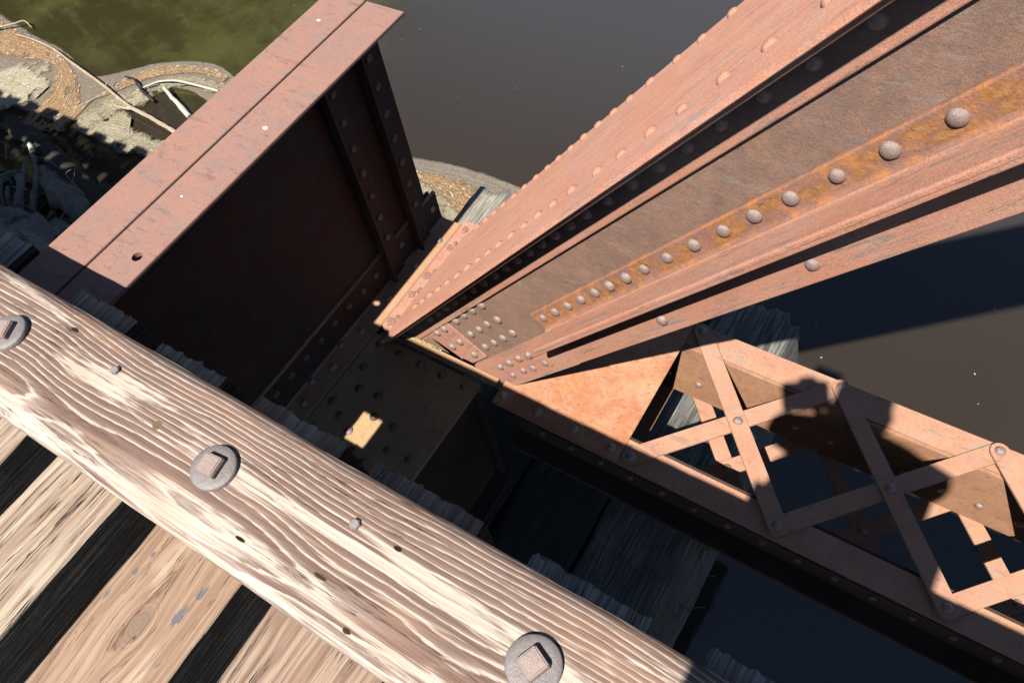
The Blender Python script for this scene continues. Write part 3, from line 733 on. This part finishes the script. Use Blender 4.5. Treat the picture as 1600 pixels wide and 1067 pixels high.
def ribbon(name, outer, inner, mat, z, label, cat='scum', m=8, thick=.006):
    a = spline([(x, y, z) for x, y in outer], 6); b = spline([(x, y, z) for x, y in inner], 6); n = min(len(a), len(b))
    ai = [a[int(i*(len(a)-1)/(n-1))] for i in range(n)]; bi = [b[int(i*(len(b)-1)/(n-1))] for i in range(n)]
    bm = bmesh.new(); uvl = bm.loops.layers.uv.new('UVMap'); G = []; L = 0; us = []
    for i in range(n):
        if i: L += ((ai[i]-ai[i-1]).length + (bi[i]-bi[i-1]).length)/2
        us.append(L)
        G.append([bm.verts.new(ai[i].lerp(bi[i], k/m) + Vector((0, 0, thick*(math.sin(math.pi*k/m)**.5)*(.6+.5*fbm((ai[i].x*6, k*1.1, 2)))))) for k in range(m+1)])
    for i in range(n-1):
        for k in range(m):
            f = bm.faces.new((G[i][k], G[i][k+1], G[i+1][k+1], G[i+1][k])); f.smooth = True
            for lp, (uu, vv) in zip(f.loops, ((us[i], k/m), (us[i], (k+1)/m), (us[i+1], (k+1)/m), (us[i+1], k/m))): lp[uvl].uv = (uu, vv)
    CO = [[v.co.copy() for v in r] for r in G]; me = bpy.data.meshes.new(name); bm.to_mesh(me); bm.free()
    return tag(link(name, me, mat), label, cat, kind='stuff'), CO
M_film = m_scum('scum_film', (.24, .205, .165), (.30, .255, .20), (.27, .215, .15), (.46, .40, .31), .25, .10, film=True, thr=.62)
M_orange = m_scum('scum_orange', (.36, .20, .095), (.50, .31, .16), (.30, .20, .12), (1.0, .86, .60), .8, .5)
M_mat = m_scum('scum_mat', (.50, .45, .31), (.60, .55, .40), (.33, .29, .18), (.86, .80, .66), 1.0, .8, sx=.6, thr=.58)
M_mat2 = m_scum('scum_mat_brown', (.37, .32, .20), (.50, .44, .30), (.19, .165, .09), (.90, .82, .66), 1.0, 1.0, sx=.6, thr=.56)
film_o = [(-10.5, 3.6), (-9.7, 3.42), (-9.28, 3.33), (-8.85, 3.27), (-8.47, 3.22), (-8.06, 3.19), (-7.71, 3.11), (-7.44, 3.05), (-7.26, 3.06), (-7.06, 3.23), (-6.83, 3.45), (-6.52, 3.61), (-6.23, 3.67), (-6.01, 3.62), (-5.6, 3.5), (-5, 3.42), (-4.3, 3.42), (-3.71, 3.45), (-3.4, 3.51), (-3.04, 3.54), (-2.67, 3.53), (-2.2, 3.5), (-1.7, 3.3)]
film_i = [(-10.5, 2.5), (-9.7, 2.4), (-9.2, 2.5), (-8.8, 2.5), (-8.4, 2.42), (-8.0, 2.36), (-7.7, 2.34), (-7.45, 2.34), (-7.25, 2.36), (-7.1, 2.4), (-6.95, 2.5), (-6.8, 2.85), (-6.55, 3.1), (-6.3, 3.25), (-5.9, 3.2), (-5.3, 3.0), (-4.6, 2.9), (-3.8, 2.8), (-3.5, 2.9), (-3.2, 2.95), (-2.9, 3.05), (-2.5, 3.1), (-1.7, 3.1)]
Z0 = WZL + .004
ribbon('scum_film', film_o, film_i, M_film, Z0, 'grey brown film of scum curving along the edge of the open water', m=12)
_, GO1 = ribbon('orange_scum', [(-9.58, 3.36), (-9.18, 3.28), (-8.56, 3.19), (-8.08, 3.14), (-7.70, 3.03), (-7.38, 2.88), (-7.14, 2.7), (-7.0, 2.51), (-6.93, 2.31)], [(-8.91, 2.84), (-8.57, 2.79), (-8.27, 2.85), (-8.04, 2.92), (-7.84, 2.92), (-7.66, 2.76), (-7.58, 2.6), (-7.56, 2.40), (-7.55, 2.1)], M_orange, Z0+.008, 'orange scum streaked with pale foam, curling round the grey mat', m=16)
_, GO2 = ribbon('orange_scum', [(-7.02, 2.3), (-6.97, 2.47), (-7.02, 2.69), (-7.0, 2.92), (-6.94, 3.16), (-6.77, 3.39), (-6.47, 3.54), (-6.21, 3.59), (-5.97, 3.57)], [(-7.25, 2.44), (-7.16, 2.52), (-7.09, 2.66), (-6.96, 2.84), (-6.82, 3.05), (-6.65, 3.28), (-6.37, 3.44), (-6.11, 3.49), (-5.97, 3.47)], M_orange, Z0+.010, 'orange foam stripes on the outer bend next to the rusty beam', m=10)
ribbon('floating_mat', [(-8.52, 2.59), (-8.38, 2.65), (-8.21, 2.85), (-7.97, 2.95), (-7.78, 2.9), (-7.63, 2.73)], [(-8.6, 2.5), (-8.4, 2.3), (-8.25, 2.25), (-8.05, 2.2), (-7.8, 2.22), (-7.6, 2.48)], M_mat, Z0+.018, 'pale grey floating mat at the left picture edge', 'floating mat', thick=.006)
_, GM = ribbon('floating_mat', [(-6.93, 2.57), (-6.93, 2.81), (-6.79, 3.02), (-6.62, 3.25), (-6.34, 3.41), (-6.08, 3.46), (-5.80, 3.45)], [(-6.69, 2.6), (-6.62, 2.7), (-6.47, 2.86), (-6.46, 3.07), (-6.3, 3.27), (-6.09, 3.30), (-5.82, 3.28)], M_mat2, Z0+.018, 'speckled green grey mat inside the orange bend', 'floating mat', thick=.006)
_, GM3 = ribbon('floating_mat', [(-6.97, 2.53), (-6.86, 2.66), (-6.69, 2.76), (-6.5, 2.78), (-6.41, 2.66), (-6.18, 2.63), (-5.84, 2.66)], [(-6.82, 2.36), (-6.55, 2.36), (-6.33, 2.34), (-6.13, 2.34), (-6.05, 2.37), (-5.95, 2.4), (-5.82, 2.45)], M_mat2, Z0+.022, 'speckled green grey mat below the forked branch', 'floating mat', thick=.006)
ribbon('floating_mat', [(-4.2, 3.2), (-3.9, 3.27), (-3.58, 3.27), (-3.35, 3.32), (-3.17, 3.33), (-2.99, 3.29), (-2.74, 3.28), (-2.4, 3.2)], [(-4.2, 2.4), (-3.8, 2.4), (-3.5, 2.5), (-3.2, 2.5), (-2.9, 2.5), (-2.7, 2.6), (-2.55, 2.8), (-2.3, 2.9)], M_mat2, Z0+.018, 'speckled mat of scum beyond the foot of the sloping post', 'floating mat', thick=.006)
_, GO4 = ribbon('orange_scum', [(-3.8, 3.30), (-3.64, 3.31), (-3.49, 3.33), (-3.31, 3.38), (-3.12, 3.38), (-2.95, 3.35), (-2.7, 3.32)], [(-3.8, 3.2), (-3.57, 3.2), (-3.4, 3.2), (-3.21, 3.14), (-3.07, 3.06), (-2.95, 3.0), (-2.7, 3.05)], M_orange, Z0+.028, 'thin orange foam line beyond the foot of the sloping post', m=6)
# foam flecks lying on the scum
def m_fleck():
    t = NT('foam_fleck'); g = t.noise(6, 3); return t.done(t.mix(t.step(g, .4, .6), (.80, .62, .40), (.78, .72, .60)), .9)
bm = bmesh.new(); rng = random.Random(5)
def flecks(G, n, bands, s0, s1, spread=.03):
    for _ in range(n):
        i = rng.randrange(len(G)-1); v = min(.97, max(.03, rng.choice(bands) + rng.gauss(0, spread))) if bands else rng.uniform(.05, .95)
        A, B = G[i], G[i+1]; k = v*(len(A)-1); k0 = min(int(k), len(A)-2)
        p = A[k0].lerp(A[k0+1], k-k0); d = B[k0].lerp(B[k0+1], k-k0) - p
        if d.length < 1e-4: continue
        p = p + d*rng.random(); d.normalize(); sd = Vector((-d.y, d.x, 0)); l = s0*(s1/s0)**(rng.random()**2); w = l*rng.uniform(.10, .26)
        c = Vector((p.x, p.y, p.z + .004 + rng.random()*.004)); ph = rng.random()
        bm.faces.new([bm.verts.new(c + d*l*math.cos(a+ph*.5) + sd*w*math.sin(a+ph*.5)) for a in (0.2, 1.3, 2.6, 3.6, 5.0)])
flecks(GO1, 520, (.08, .13, .22, .35, .6, .72, .80, .92), .005, .03, .05); flecks(GO1, 500, None, .003, .012)
flecks(GO2, 320, (.12, .25, .4, .5, .65, .8, .92), .004, .026, .05); flecks(GO2, 300, None, .005, .02)
flecks(GO4, 350, (.3, .6, .85), .005, .022, .1); flecks(GM, 500, None, .004, .014); flecks(GM3, 500, None, .004, .014)
tag(bmesh_obj('foam_flecks', bm, m_fleck()), 'pale foam flecks scattered over the scum', 'foam', kind='stuff')

bm = bmesh.new()
for k in range(150):
    x, y = rng.uniform(-8, 3.5), rng.uniform(2.6, 9.5); s = rng.uniform(.003, .008); a = rng.uniform(0, 6.28)
    if y < 4 and x < -2.5: continue
    d = Vector((math.cos(a), math.sin(a), 0)); n_ = Vector((-d.y, d.x, 0)); c = Vector((x, y, WZL+.004)); e = rng.uniform(.15, .6)
    bm.faces.new([bm.verts.new(c + d*s*math.cos(q) + n_*s*e*math.sin(q)) for q in (0, 1.2, 2.4, 3.7, 5)])
tag(bmesh_obj('floating_specks', bm, m_fleck()), 'tiny pale specks drifting on the open water', 'specks', kind='stuff')
# ------------------------------------------------------------------ drift sticks, logs, bottle
def stick(name, pts, r0, r1, mat, label, cat, group=None, N=8, wob=.25):
    bm = bmesh.new(); P = spline(pts, 5)
    c = P[len(P)//2].copy(); P = [p-c for p in P]
    P = [p + Vector((fbm((p.x*4, 1, r0*50)), fbm((p.x*4, 7, r0*50)), 0))*r0*.8 for p in P]
    tube(bm, P, r0, r1, N, wob)
    return tag(bmesh_obj(name, bm, mat, loc=c), label, cat, group)
ZS = WZL + .035
b = empty('forked_branch', (-7.0, 2.9, ZS), 'long bleached forked branch lying over the orange scum', 'branch')
def bpart(name, pts, r0, r1, mat=None):
    bm = bmesh.new(); tube(bm, spline([(x, y, ZS+dz) for x, y, dz in pts], 5), r0, r1, 8, .3); return bmesh_obj(name, bm, mat or M_branch, b)
bpart('limb', [(-8.66, 3.11, .01), (-8.33, 3.12, .02), (-8.0, 3.10, .02), (-7.66, 3.03, .03), (-7.1, 2.93, .03), (-6.68, 2.84, .02), (-6.49, 2.80, .03), (-6.27, 2.785, .03), (-5.97, 2.76, .02), (-5.8, 2.74, .0)], .008, .023)
bpart('side_twig', [(-6.50, 2.80, .02), (-6.62, 2.765, .02), (-6.75, 2.775, .01)], .018, .007)
bpart('side_twig', [(-7.0, 2.91, .03), (-7.0, 2.97, .04), (-7.02, 3.0, .04)], .007, .003)
stick('curved_twig', [(-9.2, 3.02, ZS), (-8.97, 3.1, ZS+.02), (-8.81, 3.21, ZS+.03), (-8.74, 3.29, ZS+.03), (-8.60, 3.27, ZS)], .013, .005, M_branch, 'thin curved twig at the left picture edge on the orange scum', 'twig')
stick('bent_stick', [(-6.72, 3.02, ZS-.02), (-6.61, 3.12, ZS+.01), (-6.53, 3.2, ZS+.02), (-6.36, 3.265, ZS+.03), (-6.15, 3.31, ZS+.02), (-5.9, 3.35, ZS)], .007, .014, M_white, 'white curved stick running in under the rusty beam flange', 'stick')
stick('short_stick', [(-6.40, 3.135, ZS+.05), (-6.28, 3.09, ZS+.04), (-6.15, 3.04, ZS+.03), (-5.90, 2.97, ZS)], .016, .026, M_white, 'short thick pale stick poking up beside the dark water hole', 'stick')
stick('black_twig', [(-6.94, 3.11, ZS+.01), (-6.83, 3.12, ZS+.02), (-6.72, 3.07, ZS+.03), (-6.6, 3.02, ZS+.03), (-6.39, 2.98, ZS)], .008, .014, M_logdark, 'black crooked twig on the speckled mat', 'twig')
stick('sunken_log', [(-7.6, 2.2, WZL-.02), (-7.24, 2.11, WZL), (-6.77, 2.01, WZL+.02), (-6.31, 1.92, WZL+.02), (-5.7, 1.79, WZL+.01)], .085, .12, M_logdark, 'long dark sunken log in the striped deck shade', 'log', N=14)
stick('broken_log', [(-6.62, 1.86, WZL), (-6.45, 1.80, WZL+.03), (-6.2, 1.75, WZL+.05), (-5.75, 1.62, WZL+.04)], .10, .12, M_drift, 'short grey broken log beside the rusty beam flange', 'log', N=14)
for (x0, y0, x1, y1, r, z, l) in [(-6.84, 1.56, -6.50, 1.33, .022, .06, 'short split stake nearest the left picture edge'), (-6.70, 1.54, -6.44, 1.36, .024, .06, 'stubby grey stake between the two outer stakes'),
                                  (-6.70, 1.69, -6.38, 1.35, .042, .08, 'thickest pale grey stake of the bundle'), (-6.75, 1.79, -6.35, 1.36, .022, .10, 'thin tall brown stake behind the thickest stake')]:
    stick('broken_stake', [(x1, y1, WZL+.05), ((x0+x1)/2, (y0+y1)/2, WZL+.05+z*.5), (x0, y0, WZL+.05+z)], r*1.1, r*.75, M_drift, l, 'stake', 'broken stakes at the water edge', N=9)
stick('knobbly_branch', [(-6.93, 1.98, WZL+.08), (-6.8, 1.9, WZL+.10), (-6.62, 1.79, WZL+.1), (-6.5, 1.69, WZL+.1), (-6.42, 1.58, WZL+.08), (-6.3, 1.46, WZL+.05)], .018, .032, M_drift, 'grey crooked branch with a white broken tip', 'branch', wob=.5)
stick('white_chip', [(-6.98, 2.01, WZL+.12), (-6.93, 1.985, WZL+.13), (-6.87, 1.95, WZL+.12)], .018, .026, M_white, 'small white chip of wood at the tip of the crooked branch', 'wood chip')
stick('drift_trunk', [(-6.75, 1.28, WZL+.05), (-6.45, 1.29, WZL+.10), (-6.08, 1.30, WZL+.10), (-5.7, 1.33, WZL+.06)], .11, .14, M_drift, 'fat grey driftwood trunk against the splintered tie end', 'log', N=14, wob=.4)
bm = bmesh.new()
for k in range(24):
    x, y = rng.uniform(-7.1, -5.8), rng.uniform(1.25, 1.95); a = rng.uniform(0, 6.28); L = rng.uniform(.2, .6); z = WZL + rng.uniform(.03, .16)
    p0 = Vector((x, y, z)); p1 = p0 + Vector((math.cos(a)*L, math.sin(a)*L*.6, rng.uniform(-.05, .15))); m1 = p0.lerp(p1, .5) + Vector((rng.uniform(-.1, .1), rng.uniform(-.1, .1), .05))
    tube(bm, spline([p0, m1, p1], 6), .006, .003, 5)
tag(bmesh_obj('dead_reeds', bm, M_drift), 'tangle of thin dead reeds round the stakes', 'reeds', kind='stuff')
def m_bottle():
    t = NT('green_plastic'); t.done((.03, .22, .12), .15, None, .5); t.put(t.b.inputs['Transmission Weight'], .35); return t.m
bt = empty('plastic_bottle', (-6.87, 1.655, WZL+.07), 'small green plastic bottle lying among the dead reeds', 'bottle')
bm = bmesh.new(); N = 16; prof = [(0, 0), (.035, .003), (.042, .015), (.043, .05), (.040, .08), (.043, .11), (.042, .15), (.033, .185), (.018, .21), (.015, .235)]
R = [[bm.verts.new((r*math.cos(j*2*math.pi/N), r*math.sin(j*2*math.pi/N), z-.1)) for j in range(N)] for r, z in prof[1:]]
for a_, b_ in zip(R, R[1:]):
    for j in range(N): bm.faces.new((a_[j], a_[(j+1) % N], b_[(j+1) % N], b_[j]))
bm.faces.new(R[0]); bm.faces.new(R[-1])
o = bmesh_obj('bottle_body', bm, m_bottle(), bt, smooth=True, loc=Vector(bt.location)); 
bm = bmesh.new(); bmesh.ops.create_cone(bm, cap_ends=True, segments=14, radius1=.018, radius2=.017, depth=.018, matrix=Matrix.Translation((0, 0, .142)))
bmesh_obj('cap', bm, M_white, bt, loc=Vector(bt.location))
bt.rotation_euler = (1.45, 0, 2.4)

# ------------------------------------------------------------------ trees on the far bank (seen mirrored in the water)
def m_leaf(name, a, b):
    t = NT(name); g = t.noise(.8, 3); g2 = t.noise(9, 2)
    c = t.mix(t.step(g, .35, .65), a, b); c = t.mix(1.0, c, t.ramp(g2, [(.3, .7), (.7, 1.4)]), 'MULTIPLY'); t.done(c, .6, None, .3)
    t.put(t.b.inputs['Subsurface Weight'], 0.0); return t.m
LEAF = [m_leaf('leaf_green', (.07, .11, .022), (.13, .17, .035)), m_leaf('leaf_olive', (.10, .115, .025), (.19, .19, .045))]
def tree(x, y, h, seed, mat, label):
    r = random.Random(seed); t = empty('river_tree', (x, y, WZL+.5), label, 'tree', 'trees on the bank'); B = Vector((x, y, WZL+.5))
    bm = bmesh.new(); tube(bm, [B + Vector((.15*math.sin(k), .1*math.cos(k*1.3), h*.8*k/6)) for k in range(7)], .22, .05, 9, .2); tips = []
    for k in range(11):
        a = k*2.4; z0 = h*(.18+.055*k); L = h*.30*(1.1-.06*k); p0 = B + Vector((0, 0, z0)); p1 = p0 + Vector((math.cos(a)*L, math.sin(a)*L, L*.45)); tube(bm, spline([p0, p0.lerp(p1, .5)+Vector((0, 0, L*.08)), p1], 3), .07, .02, 5)
        tips += [(p0.lerp(p1, f), .8+.7*f) for f in (.45, .75, 1.0)]
    tips += [(B + Vector((0, 0, h*.9)), 1.3)]
    bmesh_obj('trunk', bm, M_pile, t)
    bm = bmesh.new()
    for c, rad in tips:
        for _ in range(150):
            d = Vector((r.gauss(0, 1), r.gauss(0, 1), r.gauss(0, .8))).normalized()*rad*r.random()**.5; p = c + d; s = r.uniform(.06, .13)
            u = Vector((r.gauss(0, 1), r.gauss(0, 1), r.gauss(0, 1))).normalized(); w = u.orthogonal().normalized()
            bm.faces.new([bm.verts.new(p + u*s*math.cos(q)*1.5 + w*s*math.sin(q)) for q in (0, 1.57, 3.14, 4.71)])
    bmesh_obj('crown', bm, mat, t)
for i, (x, y, h) in enumerate([(-21.5, 3.5, 11), (-21.0, 6.5, 12.5), (-20.0, 9.5, 11.5), (-19.5, 12.5, 12), (-23.5, 10.5, 14), (-24, 5, 14)]):
    tree(x, y, h, 40+i, LEAF[i % 2], 'leafy tree on the bank, seen only mirrored in the water')

# ------------------------------------------------------------------ the photographer (only the shadow falls into the picture)
def cloth(name, c):
    t = NT(name); g = t.noise(300, 3); return t.done(t.mix(g, tuple(q*.8 for q in c), c), .9, t.bump(g, .3, .002))
per = empty('person', (.22, -.42, -.14), 'person in a dark jacket leaning forward with a camera in both hands', 'person')
def skin(name, V, Eg, rad, mat, root=0, sub=2):
    me = bpy.data.meshes.new(name); me.from_pydata([Vector((v[0]+(.10 if v[0] > .1 else .03), v[1], v[2])) - per.location for v in V], Eg, []); me.materials.append(mat)
    o = bpy.data.objects.new(name, me); COL.objects.link(o); o.parent = per
    m = o.modifiers.new('skin', 'SKIN'); m.use_smooth_shade = True
    for i, r in enumerate(rad):
        d = me.skin_vertices[0].data[i]; rr = r if isinstance(r, tuple) else (r, r); d.radius = rr; d.use_root = (i == root)
    o.modifiers.new('sub', 'SUBSURF').levels = sub; o.modifiers['sub'].render_levels = sub
    return o
M_skin = cloth('skin', (.52, .32, .24)); M_jacket = cloth('jacket_cloth', (.05, .06, .09)); M_jeans = cloth('jeans_cloth', (.06, .09, .17)); M_hair = cloth('hair_dark', (.05, .035, .025)); M_black = cloth('camera_black', (.02, .02, .02))
skin('trousers', [(.24, -.46, .68), (.09, -.46, .62), (.06, -.40, .28), (.05, -.44, -.08), (.35, -.46, .62), (.36, -.42, .28), (.38, -.46, -.08), (.24, -.45, .80)],
     [(0, 1), (1, 2), (2, 3), (0, 4), (4, 5), (5, 6), (0, 7)], [(.17, .10), .10, .075, .06, .09, .065, .05, (.19, .10)], M_jeans)
skin('jacket', [(.20, -.45, .74), (.20, -.42, .96), (.21, -.36, 1.16), (.17, -.31, 1.28), (.06, -.33, 1.24), (.03, -.22, 1.05), (.02, -.135, 1.06), (.37, -.33, 1.25), (.40, -.20, 1.06), (.17, -.11, 1.04)],
     [(0, 1), (1, 2), (2, 3), (3, 4), (4, 5), (5, 6), (3, 7), (7, 8), (8, 9)], [(.25, .12), (.26, .12), (.235, .12), (.12, .09), (.075, .075), .052, .04, (.085, .085), .075, .045], M_jacket)
skin('head', [(.12, -.29, 1.34), (.150, -.25, 1.43), (.150, -.215, 1.50), (.150, -.18, 1.47), (.150, -.185, 1.42), (.150, -.145, 1.455)], [(0, 1), (1, 2), (2, 3), (1, 4), (3, 5)], [.05, (.06, .07), (.078, .09), (.06, .06), .045, .014], M_skin, 1)
skin('hair', [(.150, -.25, 1.50), (.150, -.225, 1.55), (.150, -.28, 1.45)], [(0, 1), (0, 2)], [(.085, .085), (.06, .06), (.055, .05)], M_hair, 0)
def hand(px, py, pz, sx):
    V = [(px, py, pz)]; Eg = []; rad = [(.03, .018)]
    for k in range(4):
        b0 = len(V); q = -.027+.018*k
        V += [(px+q*.9, py+.045, pz+.004), (px+q+sx*.012, py+.075, pz-.008), (px+q*.9+sx*.022, py+.086-.004*abs(k-1.5), pz-.03)]
        Eg += [(0, b0), (b0, b0+1), (b0+1, b0+2)]; rad += [.0095, .0085, .007]
    b0 = len(V); V += [(px+sx*.036, py+.018, pz+.006), (px+sx*.05, py+.048, pz+.004)]; Eg += [(0, b0), (b0, b0+1)]; rad += [.011, .009]
    skin('hand', V, Eg, rad, M_skin)
hand(.015, -.125, 1.07, 1); hand(.125, -.115, 1.05, -1)
hc = empty('handheld_camera', (.075, -.085, 1.05), 'black camera held out in both hands of the person', 'camera')
def cbox(name, c, sx, sy, sz, mat=M_black):
    bm = bmesh.new(); bmesh.ops.create_cube(bm, size=1, matrix=Matrix.Diagonal((sx, sy, sz, 1))); bmesh.ops.bevel(bm, geom=bm.edges[:], offset=.006, segments=2, affect='EDGES'); o = bmesh_obj(name, bm, mat, hc, loc=Vector(c)); o.rotation_euler = (-.95, 0, .55); return o
cbox('camera_body', (.075, -.085, 1.095), .13, .05, .085); cbox('viewfinder', (.065, -.065, 1.145), .05, .045, .025)
